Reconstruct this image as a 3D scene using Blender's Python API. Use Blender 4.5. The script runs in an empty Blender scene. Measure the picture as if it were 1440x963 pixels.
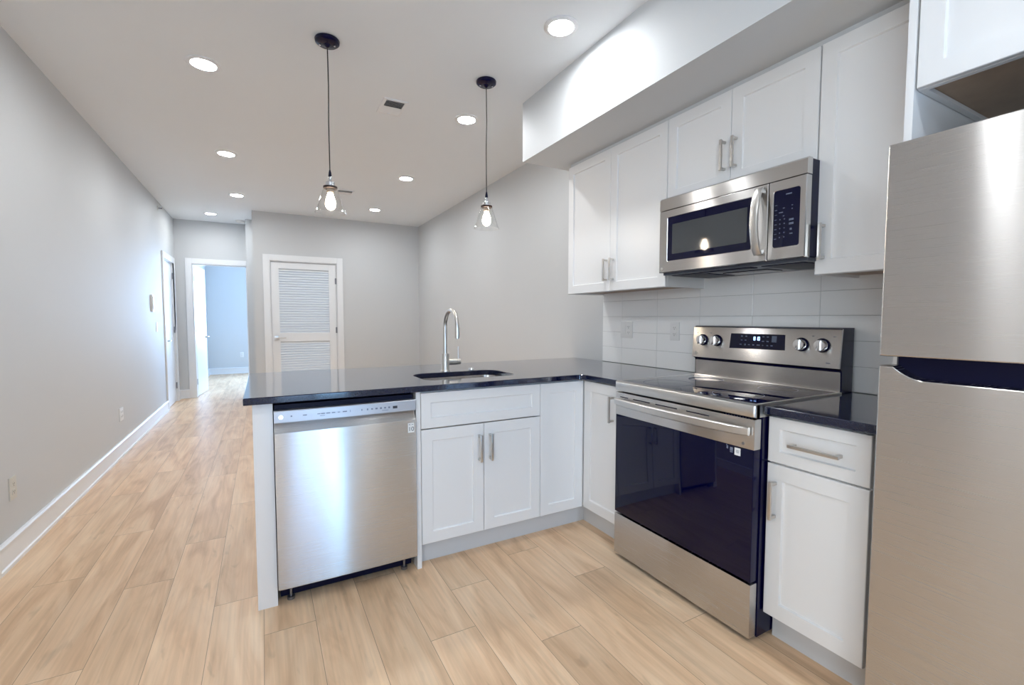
import bpy, bmesh, math, random
from mathutils import Vector, Matrix
random.seed(7)
SC = bpy.context.scene
COL = SC.collection

# ------------------------------------------------------------------ camera
F_PX = 642.5
YAW, PITCH, ROLL = 0.4993, 0.0553, 0.0006
CAM_Z = 1.235
fw = Vector((math.sin(YAW)*math.cos(PITCH), math.cos(YAW)*math.cos(PITCH), -math.sin(PITCH)))
r0 = Vector((math.cos(YAW), -math.sin(YAW), 0)); u0 = r0.cross(fw)
rr = math.cos(ROLL)*r0 + math.sin(ROLL)*u0
uu = -math.sin(ROLL)*r0 + math.cos(ROLL)*u0
cd = bpy.data.cameras.new('camera'); cam = bpy.data.objects.new('camera', cd); COL.objects.link(cam)
cam.matrix_world = Matrix(((rr.x, uu.x, -fw.x, 0), (rr.y, uu.y, -fw.y, 0), (rr.z, uu.z, -fw.z, CAM_Z), (0, 0, 0, 1)))
cd.sensor_width = 36; cd.lens = F_PX/1440*36
cd.shift_x = 0.5/1440; cd.shift_y = 2.1/1440
cd.clip_start = .02; cd.clip_end = 100
SC.camera = cam

# ------------------------------------------------------------------ view, world, daylight and added fill
SC.view_settings.view_transform = 'Standard'; SC.view_settings.look = 'None'
SC.view_settings.gamma = 1; SC.view_settings.use_curve_mapping = False
SC.view_settings.exposure = 0.97
SC.cycles.max_bounces = 12; SC.cycles.diffuse_bounces = 6; SC.cycles.glossy_bounces = 6
SC.cycles.transparent_max_bounces = 12; SC.cycles.sample_clamp_indirect = 8
SC.cycles.use_denoising = True; SC.cycles.caustics_reflective = False; SC.cycles.caustics_refractive = False

W = bpy.data.worlds.new('sky'); SC.world = W; W.use_nodes = True
bg = W.node_tree.nodes['Background']; bg.inputs[0].default_value = (.55, .75, 1, 1); bg.inputs[1].default_value = 1.2

def area(name, loc, aim, sx, sy, power, color):
    l = bpy.data.lights.new(name, 'AREA'); l.shape = 'RECTANGLE'; l.size = sx; l.size_y = sy; l.energy = power; l.color = color
    o = bpy.data.objects.new(name, l); COL.objects.link(o); o.location = loc
    o.rotation_euler = (Vector(aim)-Vector(loc)).to_track_quat('-Z', 'Y').to_euler(); return o

LAMP_E = 130.0      # recessed lamps
BULB_E = 30.0       # filament bulbs
area('daylight_bedroom', (.95, 12.35, 1.5), (.3, 8.6, 1.0), 1.7, 1.6, 200, (.42, .64, 1))
area('daylight_rear', (.76, -2.80, 1.15), (.76, 2.1, 1.0), .36, 2.0, 17, (.30, .60, 1))
area('daylight_rear_shaded', (.32, -2.80, 1.15), (.32, 2.1, 1.0), .38, 2.0, 6, (.36, .56, 1))
area('added_fill_left', (-1.34, -1.25, 1.3), (.9, .3, .9), 1.4, 1.7, 30, (.86, .93, 1))  # added fill from behind the camera, brightens the cabinet fronts

# ------------------------------------------------------------------ dimensions (metres)
XL, XW, YB, YH, ZC = -1.1424, 2.2896, 7.4045, 8.5765, 2.7394
XBL = -.09                      # corner of the back wall and the hall
YF, XF = 2.145, 1.655           # door faces: peninsula / range run
XU, XS, YS = 1.96, 1.6417, 2.849
ZU, ZUT = 1.412, 2.312          # wall cabinets
ZSO = 2.3365                    # underside of soffit
YREAR = -2.6
BY1 = 11.95; BXR = 2.2          # bedroom

# ------------------------------------------------------------------ materials
def mat(name):
    m = bpy.data.materials.new(name); m.use_nodes = True
    nt = m.node_tree; return m, nt, nt.nodes['Principled BSDF']
def N(nt, t, **k):
    n = nt.nodes.new(t)
    for a, v in k.items(): setattr(n, a, v)
    return n
def simple(name, col, rough=.5, metal=0, spec=.5, noise=.0, nscale=8, bump=0, bscale=200, coat=0):
    m, nt, p = mat(name)
    p.inputs['Base Color'].default_value = (*col, 1); p.inputs['Roughness'].default_value = rough
    p.inputs['Metallic'].default_value = metal; p.inputs['Specular IOR Level'].default_value = spec
    p.inputs['Coat Weight'].default_value = coat
    tc = N(nt, 'ShaderNodeTexCoord')
    if noise:
        nz = N(nt, 'ShaderNodeTexNoise'); nz.inputs['Scale'].default_value = nscale; nz.inputs['Detail'].default_value = 4
        nt.links.new(tc.outputs['Object'], nz.inputs['Vector'])
        mr = N(nt, 'ShaderNodeMapRange'); mr.inputs[3].default_value = 1-noise; mr.inputs[4].default_value = 1+noise
        nt.links.new(nz.outputs['Fac'], mr.inputs[0])
        mx = N(nt, 'ShaderNodeVectorMath', operation='SCALE'); mx.inputs[0].default_value = col
        nt.links.new(mr.outputs[0], mx.inputs['Scale']); nt.links.new(mx.outputs[0], p.inputs['Base Color'])
    if bump:
        nb = N(nt, 'ShaderNodeTexNoise'); nb.inputs['Scale'].default_value = bscale; nb.inputs['Detail'].default_value = 3
        nt.links.new(tc.outputs['Object'], nb.inputs['Vector'])
        b = N(nt, 'ShaderNodeBump'); b.inputs['Strength'].default_value = bump; b.inputs['Distance'].default_value = .002
        nt.links.new(nb.outputs['Fac'], b.inputs['Height']); nt.links.new(b.outputs[0], p.inputs['Normal'])
    return m
def emit(name, col, s):
    m, nt, p = mat(name)
    p.inputs['Base Color'].default_value = (.8, .8, .8, 1)
    p.inputs['Emission Color'].default_value = (*col, 1); p.inputs['Emission Strength'].default_value = s; return m
def steel(name, col=(.60, .58, .56), rough=.24, aniso=1.0, rot=.25, wave=.0):
    m, nt, p = mat(name)
    p.inputs['Base Color'].default_value = (*col, 1); p.inputs['Metallic'].default_value = 1
    p.inputs['Roughness'].default_value = rough; p.inputs['Anisotropic'].default_value = aniso
    p.inputs['Anisotropic Rotation'].default_value = rot
    t = N(nt, 'ShaderNodeTangent', direction_type='UV_MAP'); t.uv_map = 'UVMap'
    nt.links.new(t.outputs[0], p.inputs['Tangent'])
    uv = N(nt, 'ShaderNodeUVMap'); uv.uv_map = 'UVMap'
    mp = N(nt, 'ShaderNodeMapping'); mp.inputs['Scale'].default_value = (3, 900, 1)
    nt.links.new(uv.outputs[0], mp.inputs[0])
    nz = N(nt, 'ShaderNodeTexNoise'); nz.inputs['Scale'].default_value = 1; nz.inputs['Detail'].default_value = 2
    nt.links.new(mp.outputs[0], nz.inputs['Vector'])
    mr = N(nt, 'ShaderNodeMapRange'); mr.inputs[3].default_value = rough-.012; mr.inputs[4].default_value = rough+.012
    nt.links.new(nz.outputs['Fac'], mr.inputs[0]); nt.links.new(mr.outputs[0], p.inputs['Roughness'])
    if wave:
        mp2 = N(nt, 'ShaderNodeMapping'); mp2.inputs['Scale'].default_value = (5, .8, 1); nt.links.new(uv.outputs[0], mp2.inputs[0])
        n2 = N(nt, 'ShaderNodeTexNoise'); n2.inputs['Scale'].default_value = 1; n2.inputs['Detail'].default_value = 0
        nt.links.new(mp2.outputs[0], n2.inputs['Vector'])
        b = N(nt, 'ShaderNodeBump'); b.inputs['Strength'].default_value = 1; b.inputs['Distance'].default_value = wave
        nt.links.new(n2.outputs['Fac'], b.inputs['Height']); nt.links.new(b.outputs[0], p.inputs['Normal'])
    return m

M = {}
M['wall'] = simple('wall_paint', (.60, .61, .615), .6, noise=.012, nscale=2, bump=.05, bscale=350)
M['ceil'] = simple('ceiling_paint', (.81, .84, .865), .7, noise=.012, nscale=2)
M['trim'] = simple('trim_paint', (.80, .81, .82), .35, noise=.01)
M['cab'] = simple('cabinet_paint', (.80, .80, .80), .32, noise=.008, nscale=3)
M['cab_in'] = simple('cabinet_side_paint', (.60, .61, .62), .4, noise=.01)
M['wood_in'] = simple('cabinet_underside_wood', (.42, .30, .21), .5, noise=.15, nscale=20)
M['tile'] = simple('tile_glaze', (.90, .90, .89), .08, noise=.01, nscale=5, coat=.3)
M['grout'] = simple('grout', (.55, .55, .54), .8, noise=.05, nscale=60)
M['steel'] = steel('brushed_steel')
M['steel_w'] = steel('brushed_steel_panel', rough=.27, aniso=1.0, wave=.003)
M['steel_dull'] = steel('satin_panel', (.50, .52, .56), .38, .4)
M['nickel'] = simple('satin_nickel', (.62, .60, .57), .28, metal=1)
M['satin'] = simple('satin_steel', (.66, .645, .62), .33, metal=1)
M['chrome'] = simple('chrome', (.75, .75, .76), .12, metal=1)
M['hinge'] = simple('hinge_metal', (.30, .30, .32), .35, metal=1)
M['bglass'] = simple('black_glass', (.0003, .0008, .020), .03, spec=.35)
M['black'] = simple('black_enamel', (.0008, .0008, .026), .22, spec=.3)
M['blackm'] = simple('black_plastic', (.0008, .0008, .018), .45, spec=.2)
M['mesh_glass'] = simple('oven_window', (.045, .05, .055), .05, spec=.7)
M['grey'] = simple('fridge_side_grey', (.10, .10, .11), .5)
M['vent'] = simple('vent_grey', (.18, .18, .17), .6)
M['plastic'] = simple('white_plastic', (.78, .78, .77), .35)
M['almond'] = simple('offwhite_plastic', (.62, .60, .54), .4)
M['slot'] = simple('socket_slot', (.05, .05, .05), .6)
M['mark'] = simple('grey_marking', (.16, .18, .24), .5)
M['mark_w'] = simple('pale_marking', (.10, .12, .17), .5)
M['ink'] = simple('black_ink', (.03, .03, .04), .5)
M['red'] = simple('red_marking', (.35, .05, .05), .5)
M['lamp'] = emit('lamp_diffuser', (.93, .97, 1), LAMP_E)
M['bulb'] = emit('bulb_glow', (1, .84, .66), BULB_E)
M['led'] = emit('display_led', (.25, .45, 1), 3.0)
M['ledw'] = emit('power_led', (.7, .95, 1), 1.6)
M['brass'] = simple('dark_bronze', (.05, .035, .03), .4, metal=.7)
M['socket'] = simple('bulb_socket', (.55, .42, .32), .4)

def granite():
    m, nt, p = mat('black_granite')
    tc = N(nt, 'ShaderNodeTexCoord')
    v = N(nt, 'ShaderNodeTexNoise'); v.inputs['Scale'].default_value = 260; v.inputs['Detail'].default_value = 2
    nt.links.new(tc.outputs['Object'], v.inputs['Vector'])
    cr = N(nt, 'ShaderNodeValToRGB'); e = cr.color_ramp.elements
    e[0].position = .45; e[0].color = (.0015, .003, .028, 1); e[1].position = .75; e[1].color = (.02, .03, .05, 1)
    nt.links.new(v.outputs['Fac'], cr.inputs[0]); nt.links.new(cr.outputs[0], p.inputs['Base Color'])
    p.inputs['Roughness'].default_value = .10; p.inputs['Specular IOR Level'].default_value = .45
    p.inputs['Coat Weight'].default_value = .7; p.inputs['Coat Roughness'].default_value = .06
    return m
M['granite'] = granite()

def floor_mat():
    m, nt, p = mat('oak_planks')
    L = nt.links.new
    at = N(nt, 'ShaderNodeAttribute', attribute_name='plank')          # random value per plank
    tc = N(nt, 'ShaderNodeTexCoord')
    off = N(nt, 'ShaderNodeVectorMath', operation='SCALE'); off.inputs[0].default_value = (13, 29, 7); L(at.outputs['Fac'], off.inputs['Scale'])
    add = N(nt, 'ShaderNodeVectorMath', operation='ADD'); L(tc.outputs['Object'], add.inputs[0]); L(off.outputs[0], add.inputs[1])
    def grain(sx, sy, detail, dist=0.0):
        mp = N(nt, 'ShaderNodeMapping'); mp.inputs['Scale'].default_value = (sx, sy, 1); L(add.outputs[0], mp.inputs[0])
        n = N(nt, 'ShaderNodeTexNoise'); n.inputs['Scale'].default_value = 1; n.inputs['Detail'].default_value = detail
        n.inputs['Distortion'].default_value = dist; L(mp.outputs[0], n.inputs['Vector']); return n
    g1 = grain(9, 1.5, 4, 1.2); g2 = grain(75, 2.2, 3, .6); g3 = grain(22, 5, 2, .8)
    cr = N(nt, 'ShaderNodeValToRGB'); e = cr.color_ramp.elements
    e[0].position = .30; e[0].color = (.60, .38, .225, 1); e[1].position = .68; e[1].color = (.82, .60, .40, 1)
    k = cr.color_ramp.elements.new(.48); k.color = (.74, .505, .315, 1)
    L(g1.outputs['Fac'], cr.inputs[0])
    m2 = N(nt, 'ShaderNodeMapRange'); m2.inputs[1].default_value = .3; m2.inputs[2].default_value = .7; m2.inputs[3].default_value = .90; m2.inputs[4].default_value = 1.05
    L(g2.outputs['Fac'], m2.inputs[0])
    m3 = N(nt, 'ShaderNodeMapRange'); m3.inputs[1].default_value = .25; m3.inputs[2].default_value = .36; m3.inputs[3].default_value = .84; m3.inputs[4].default_value = 1.0
    L(g3.outputs['Fac'], m3.inputs[0])
    m4 = N(nt, 'ShaderNodeMapRange'); m4.inputs[3].default_value = .93; m4.inputs[4].default_value = 1.05; L(at.outputs['Fac'], m4.inputs[0])
    a = N(nt, 'ShaderNodeMath', operation='MULTIPLY'); L(m2.outputs[0], a.inputs[0]); L(m3.outputs[0], a.inputs[1])
    b = N(nt, 'ShaderNodeMath', operation='MULTIPLY'); L(a.outputs[0], b.inputs[0]); L(m4.outputs[0], b.inputs[1])
    s = N(nt, 'ShaderNodeVectorMath', operation='SCALE'); L(cr.outputs[0], s.inputs[0]); L(b.outputs[0], s.inputs['Scale'])
    # plank joints, from the plank-local UV (metres)
    uv = N(nt, 'ShaderNodeUVMap'); uv.uv_map = 'UVMap'; sp = N(nt, 'ShaderNodeSeparateXYZ'); L(uv.outputs[0], sp.inputs[0])
    lx = N(nt, 'ShaderNodeMath', operation='LESS_THAN'); lx.inputs[1].default_value = .0018; L(sp.outputs[0], lx.inputs[0])
    ly = N(nt, 'ShaderNodeMath', operation='LESS_THAN'); ly.inputs[1].default_value = .0022; L(sp.outputs[1], ly.inputs[0])
    mxm = N(nt, 'ShaderNodeMath', operation='MAXIMUM'); L(lx.outputs[0], mxm.inputs[0]); L(ly.outputs[0], mxm.inputs[1])
    mix = N(nt, 'ShaderNodeMix', data_type='RGBA'); mix.inputs['B'].default_value = (.30, .20, .135, 1)
    L(mxm.outputs[0], mix.inputs['Factor']); L(s.outputs[0], mix.inputs['A']); L(mix.outputs['Result'], p.inputs['Base Color'])
    p.inputs['Roughness'].default_value = .38; p.inputs['Specular IOR Level'].default_value = .4
    bp = N(nt, 'ShaderNodeBump'); bp.inputs['Strength'].default_value = .12; bp.inputs['Distance'].default_value = .001
    L(g2.outputs['Fac'], bp.inputs['Height']); L(bp.outputs[0], p.inputs['Normal'])
    return m
M['floor'] = floor_mat()

def thin_glass(name, tint=(1, 1, 1), refl=1.0, rough=.0):
    m = bpy.data.materials.new(name); m.use_nodes = True; nt = m.node_tree; nt.nodes.clear()
    o = N(nt, 'ShaderNodeOutputMaterial'); t = N(nt, 'ShaderNodeBsdfTransparent'); t.inputs[0].default_value = (*tint, 1)
    g = N(nt, 'ShaderNodeBsdfGlossy'); g.inputs['Roughness'].default_value = rough
    f = N(nt, 'ShaderNodeLayerWeight'); f.inputs[0].default_value = .5
    pw = N(nt, 'ShaderNodeMath', operation='POWER'); pw.inputs[1].default_value = 4; nt.links.new(f.outputs['Facing'], pw.inputs[0])
    mu = N(nt, 'ShaderNodeMath', operation='MULTIPLY_ADD'); mu.inputs[1].default_value = .8*refl; mu.inputs[2].default_value = .035; nt.links.new(pw.outputs[0], mu.inputs[0])
    mx = N(nt, 'ShaderNodeMixShader'); nt.links.new(mu.outputs[0], mx.inputs[0]); nt.links.new(t.outputs[0], mx.inputs[1]); nt.links.new(g.outputs[0], mx.inputs[2])
    nt.links.new(mx.outputs[0], o.inputs[0]); return m
M['glass'] = thin_glass('clear_glass', (.98, .98, .975))
M['pane'] = thin_glass('window_glass', (.95, .97, .97))

# ------------------------------------------------------------------ mesh helpers
class MB:
    def __init__(s): s.bm = bmesh.new()
    def face(s, pts):
        return s.bm.faces.new([s.bm.verts.new(p) for p in pts])
    def box(s, x0, x1, y0, y1, z0, z1, bev=0, seg=2):
        x0, x1 = sorted((x0, x1)); y0, y1 = sorted((y0, y1)); z0, z1 = sorted((z0, z1))
        v = [s.bm.verts.new(p) for p in ((x0,y0,z0),(x1,y0,z0),(x1,y1,z0),(x0,y1,z0),(x0,y0,z1),(x1,y0,z1),(x1,y1,z1),(x0,y1,z1))]
        fs = [s.bm.faces.new([v[i] for i in q]) for q in ((0,3,2,1),(4,5,6,7),(0,1,5,4),(1,2,6,5),(2,3,7,6),(3,0,4,7))]
        if bev:
            es = list({e for f in fs for e in f.edges})
            bmesh.ops.bevel(s.bm, geom=es, offset=bev, segments=seg, affect='EDGES', profile=.7)
        return s
    def rings(s, rs, closed_start=True, closed_end=True):
        """connect successive rings (lists of points, same length)"""
        vr = [[s.bm.verts.new(p) for p in r] for r in rs]; n = len(vr[0])
        for a, b in zip(vr, vr[1:]):
            for i in range(n):
                s.bm.faces.new((a[i], a[(i+1) % n], b[(i+1) % n], b[i]))
        if closed_start: s.bm.faces.new(vr[0][::-1])
        if closed_end: s.bm.faces.new(vr[-1])
        return s
    def prism(s, poly, f0, f1, bev=0):
        """poly: 2-D points; f0, f1: functions mapping (a,b) to the two end planes"""
        return s.rings([[f0(a, b) for a, b in poly], [f1(a, b) for a, b in poly]])
    def lathe(s, prof, c, axis='z', n=32, cs=False, ce=False):
        rs = []
        for r, h in prof:
            ring = []
            for i in range(n):
                t = 2*math.pi*i/n; a, b = r*math.cos(t), r*math.sin(t)
                ring.append({'z': (c[0]+a, c[1]+b, c[2]+h), 'x': (c[0]+h, c[1]+a, c[2]+b), 'y': (c[0]+a, c[1]+h, c[2]+b)}[axis])
            rs.append(ring)
        return s.rings(rs, cs, ce)
    def tube(s, pts, r, n=14, cap=True, r1=None):
        pts = [Vector(p) for p in pts]; rs = []
        up = None
        for i, p in enumerate(pts):
            d = (pts[min(i+1, len(pts)-1)]-pts[max(i-1, 0)]).normalized()
            if up is None: up = Vector((0, 0, 1)) if abs(d.z) < .9 else Vector((1, 0, 0))
            a = d.cross(up).normalized(); b = a.cross(d).normalized(); up = b
            q = r if r1 is None else r+(r1-r)*i/(len(pts)-1)
            rs.append([tuple(p+a*q*math.cos(2*math.pi*k/n)+b*q*math.sin(2*math.pi*k/n)) for k in range(n)])
        return s.rings(rs, cap, cap)
    def build(s, name, m, parent=None, smooth=40, label=None, origin=None):
        bm = s.bm
        bmesh.ops.remove_doubles(bm, verts=bm.verts, dist=1e-6)
        bmesh.ops.recalc_face_normals(bm, faces=bm.faces)
        uvl = bm.loops.layers.uv.get('UVMap') or bm.loops.layers.uv.new('UVMap')
        bm.normal_update()
        for f in bm.faces:
            n = f.normal; a = max(range(3), key=lambda i: abs(n[i]))
            for l in f.loops:
                c = l.vert.co
                l[uvl].uv = ((c.y, c.z), (c.x, c.z), (c.x, c.y))[a]
        me = bpy.data.meshes.new(name)
        if parent is not None: o0 = Vector(ORIG[parent.name])
        elif origin is not None: o0 = Vector(origin)
        else:
            xs = [v.co for v in bm.verts]
            o0 = Vector(((min(c.x for c in xs)+max(c.x for c in xs))/2, (min(c.y for c in xs)+max(c.y for c in xs))/2, min(c.z for c in xs)))
        for v in bm.verts: v.co -= o0
        bm.to_mesh(me); bm.free(); me.materials.append(m)
        if smooth:
            for p in me.polygons: p.use_smooth = True
            try: me.set_sharp_from_angle(angle=math.radians(smooth))
            except Exception: pass
        o = bpy.data.objects.new(name, me); COL.objects.link(o)
        if parent is not None: o.parent = parent
        else: o.location = o0
        ORIG[o.name] = tuple(o0)
        if label: o['label'] = label
        return o
ORIG = {}
def thing(name, label, cat, loc, group=None, kind=None):
    o = bpy.data.objects.new(name, None); COL.objects.link(o); o.location = loc; o.empty_display_size = .1
    ORIG[o.name] = tuple(loc); o['label'] = label
    if cat: o['category'] = cat
    if group: o['group'] = group
    if kind: o['kind'] = kind
    return o
def tag(o, label, cat, group=None, kind=None):
    o['label'] = label; o['category'] = cat
    if group: o['group'] = group
    if kind: o['kind'] = kind
    return o
def struct(mb, name, m, label, cat='wall', smooth=30):
    return tag(mb.build(name, m, smooth=smooth), label, cat, kind='structure')
def copy_tree(o, parent=None):
    c = o.copy(); COL.objects.link(c)
    if parent is not None: c.parent = parent
    for ch in list(o.children): copy_tree(ch, c)
    return c
# local frames: (a along the face, z up, d depth behind the face)
def FY(Y): return lambda a, z, d: (a, Y+d, z)       # faces -Y
def FX(X): return lambda a, z, d: (X+d, a, z)       # faces -X
def FL(X): return lambda a, z, d: (X-d, a, z)       # faces +X
def loops(mb, Fm, a0, a1, z0, z1, prof):
    """nested rectangles: prof = [(inset, depth)...]; capped at both ends"""
    mb.rings([[Fm(a0+i, z0+i, d), Fm(a1-i, z0+i, d), Fm(a1-i, z1-i, d), Fm(a0+i, z1-i, d)] for i, d in prof])
def fbox(mb, Fm, a0, a1, z0, z1, d0, d1, bev=0, seg=2):
    p, q = Fm(a0, z0, d0), Fm(a1, z1, d1); mb.box(p[0], q[0], p[1], q[1], p[2], q[2], bev, seg)
def shaker(Fm, a0, a1, z0, z1, t=.02, rail=.057, rec=.009):
    mb = MB(); g = .0015
    loops(mb, Fm, a0+g, a1-g, z0+g, z1-g, [(0, t), (0, .002), (.002, 0), (rail, 0), (rail+.0035, rec), (rail+.004, rec)])
    return mb
def pull(Fm, a, z, parent, length=.142, horiz=False, off=.032):
    """square bar pull on two posts"""
    mb = MB(); h = length/2
    if horiz:
        fbox(mb, Fm, a-h, a+h, z-.006, z+.006, -off-.005, -off+.005, .0025)
        for s in (-1, 1): fbox(mb, Fm, a+s*(h-.009)-.0055, a+s*(h-.009)+.0055, z-.0055, z+.0055, -off, 0, .002)
    else:
        fbox(mb, Fm, a-.006, a+.006, z-h, z+h, -off-.005, -off+.005, .0025)
        for s in (-1, 1): fbox(mb, Fm, a-.0055, a+.0055, z+s*(h-.009)-.0055, z+s*(h-.009)+.0055, -off, 0, .002)
    return mb.build('handle', M['nickel'], parent)
def text(body, size, Fm, a, z, d, m, parent, name, flip=1):
    """small raised lettering on a face; the letters run along +a*flip"""
    cu = bpy.data.curves.new(name, 'FONT'); cu.body = body; cu.size = size; cu.extrude = .0003; cu.align_x = 'CENTER'; cu.align_y = 'CENTER'
    t = bpy.data.objects.new('t', cu); me = bpy.data.meshes.new_from_object(t); bpy.data.objects.remove(t)
    mb = MB(); mb.bm.from_mesh(me)
    for v in mb.bm.verts: v.co = Vector(Fm(a+flip*v.co.x, z+v.co.y, d-v.co.z))
    return mb.build(name, m, parent, smooth=0)

# ================================================================== ROOM SHELL
def build_floor():
    bm = bmesh.new(); uvl = bm.loops.layers.uv.new('UVMap'); fl = bm.faces.layers.float.new('plank')
    w, L, x00 = .187, 1.22, -.026
    phase = {0: .75, 1: .22, 2: .95, 4: .68, 3: .407, 5: .205, -1: 1.055, -2: .55, -3: .18, 6: .83, 7: .5, -4: .86, -5: .4, -6: .1}
    def strip(X0, X1, Y0, Y1):
        k = math.floor((X0-x00)/w)
        while x00+k*w < X1-1e-6:
            xa, xb = max(X0, x00+k*w), min(X1, x00+(k+1)*w)
            ph = phase.get(k, (k*.377) % 1*L); j = math.floor((Y0-ph)/L)
            while ph+j*L < Y1-1e-6:
                ya, yb = max(Y0, ph+j*L), min(Y1, ph+(j+1)*L)
                if yb-ya > 1e-4 and xb-xa > 1e-4:
                    f = bm.faces.new([bm.verts.new(p) for p in ((xa,ya,0),(xb,ya,0),(xb,yb,0),(xa,yb,0))])
                    f[fl] = random.Random(k*131+j*17+5).random()
                    for l in f.loops:
                        l[uvl].uv = (l.vert.co.x-(x00+k*w), l.vert.co.y-(ph+j*L))
                j += 1
            k += 1
    strip(XL-.12, XW+.12, YREAR-.12, YB+.12)
    strip(XL-.12, XBL, YB+.12, YH+.12)
    strip(XL-.12, BXR+.12, YH+.12, BY1+.12)
    me = bpy.data.meshes.new('floor'); bm.to_mesh(me); bm.free(); me.materials.append(M['floor'])
    o = bpy.data.objects.new('floor', me); COL.objects.link(o); ORIG['floor'] = (0, 0, 0)
    tag(o, 'light oak plank floor running through the room', 'floor', kind='structure')
build_floor()
T = .12
mb = MB(); mb.box(XL-T, XW+T, YREAR-T, YB+T, ZC, ZC+.1); mb.box(XL-T, XBL+.0, YB+T, YH+T, ZC, ZC+.1)
mb.box(XL-T, BXR+T, YH+T, BY1+T, ZC, ZC+.1)
struct(mb, 'ceiling', M['ceil'], 'flat white ceiling over the kitchen and hall', 'ceiling')
# left wall, with the opening of the hall door
D1a, D1b, DH = 7.60, 8.36, 2.045
PY0, PY1 = -2.0, -.5  # opening for the added fill window
mb = MB(); mb.box(XL-T, XL, YREAR-T, PY0, 0, ZC); mb.box(XL-T, XL, PY1, D1a, 0, ZC); mb.box(XL-T, XL, PY0, PY1, 0, .42); mb.box(XL-T, XL, PY0, PY1, 2.2, ZC); mb.box(XL-T, XL, D1b, YH+T, 0, ZC); mb.box(XL-T, XL, D1a, D1b, DH, ZC)
struct(mb, 'wall_left', M['wall'], 'long plain light grey wall left of the peninsula')
mb = MB(); mb.box(XW, XW+T, YREAR-T, YB+T, 0, ZC)
struct(mb, 'wall_right', M['wall'], 'light grey wall behind the range and cabinets')
# back wall with the louvred door opening
LXa, LXb, LH = .112, 1.012, 2.062
mb = MB(); mb.box(XBL, LXa, YB, YB+T, 0, ZC); mb.box(LXb, XW, YB, YB+T, 0, ZC); mb.box(LXa, LXb, YB, YB+T, LH, ZC)
struct(mb, 'wall_back', M['wall'], 'light grey end wall around the louvered door')
mb = MB(); mb.box(LXa-.3, LXb+.3, YB+.7, YB+.75, 0, ZC); struct(mb, 'wall_closet', M['wall'], 'grey closet wall behind the louvered door')
mb = MB(); mb.box(XBL, XBL+T, YB+T, YH, 0, ZC)
struct(mb, 'wall_hall_side', M['wall'], 'short hall wall beside the bedroom doorway')
# hall end wall with the bedroom doorway
HXa, HXb, HH = -.93, -.20, 2.075
mb = MB(); mb.box(XL, HXa, YH, YH+T, 0, ZC); mb.box(HXb, BXR+T, YH, YH+T, 0, ZC); mb.box(HXa, HXb, YH, YH+T, HH, ZC)
struct(mb, 'wall_hall_end', M['wall'], 'grey wall around the open bedroom doorway')
mb = MB(); wx0, wx1, wz0, wz1 = .05, 1.85, .75, 2.3
mb.box(XL-T, wx0, BY1, BY1+T, 0, ZC); mb.box(wx1, BXR+T, BY1, BY1+T, 0, ZC); mb.box(wx0, wx1, BY1, BY1+T, 0, wz0); mb.box(wx0, wx1, BY1, BY1+T, wz1, ZC)
struct(mb, 'wall_bedroom_back', M['wall'], 'far bedroom wall seen through the open doorway')
mb = MB(); mb.box(XL-.0, XL+.09, YH+T, BY1, 0, ZC)
struct(mb, 'wall_bedroom_left', M['wall'], 'bedroom wall behind the open white door')
mb = MB(); mb.box(BXR, BXR+T, YH+T, BY1, 0, ZC)
struct(mb, 'wall_bedroom_right', M['wall'], 'bedroom wall right of the daylight window')
# rear wall (behind the camera) with a glazed opening
RXa, RXb, RH = .06, .98, 2.15
mb = MB(); mb.box(XL, RXa, YREAR-T, YREAR, 0, ZC); mb.box(RXb, XW, YREAR-T, YREAR, 0, ZC); mb.box(RXa, RXb, YREAR-T, YREAR, RH, ZC);
struct(mb, 'wall_rear', M['wall'], 'grey wall with the glazed patio door facing the peninsula')
mb = MB(); mb.box(1.50, XW, -.34, -.20, 0, ZSO)  # unseen stub, added to block window light from the refrigerator alcove
struct(mb, 'wall_added_light_block', M['wall'], 'added grey stub wall keeping light off the refrigerator alcove')
# soffit
mb = MB(); mb.box(XS, XW, -1.2, YS, ZSO, ZC)
struct(mb, 'ceiling_soffit', M['wall'], 'long boxed white soffit above the wall cabinets', 'soffit')

def window(name, label, x0, x1, y0, y1, z0, z1, mull):
    w = thing(name, label, 'window', ((x0+x1)/2, (y0+y1)/2, z0), kind='structure')
    m1 = MB(); f = .05
    alongx = abs(x1-x0) > abs(y1-y0)
    def bx(m, a0, a1, c0, c1):
        if alongx: m.box(a0, a1, y0, y1, c0, c1, .003)
        else: m.box(x0, x1, a0, a1, c0, c1, .003)
    A0, A1 = (x0, x1) if alongx else (y0, y1)
    bx(m1, A0, A1, z0, z0+f); bx(m1, A0, A1, z1-f, z1); bx(m1, A0, A0+f, z0+f, z1-f); bx(m1, A1-f, A1, z0+f, z1-f)
    mm = (A0+A1)/2
    if mull: bx(m1, mm-.03, mm+.03, z0+f, z1-f)
    m1.build('window_frame', M['trim'], w)
    for a0, a1 in (((A0+f, mm-.03), (mm+.03, A1-f)) if mull else ((A0+f, A1-f),)):
        g = MB()
        if alongx: g.box(a0, a1, (y0+y1)/2-.003, (y0+y1)/2+.003, z0+f, z1-f)
        else: g.box((x0+x1)/2-.003, (x0+x1)/2+.003, a0, a1, z0+f, z1-f)
        g.build('pane', M['pane'], w)
window('window_1', 'tall two-pane glazed patio door in the rear wall', RXa, RXb, YREAR-.09, YREAR-.04, 0, RH, True)
window('added_fill_window', 'added unseen window in the left wall for the fill light', XL-.09, XL-.04, PY0, PY1, .42, 2.2, True)  # unseen, added to let the fill light in
window('window_2', 'bedroom window letting in blue daylight', wx0, wx1, BY1+.04, BY1+.09, wz0, wz1, True)

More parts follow.
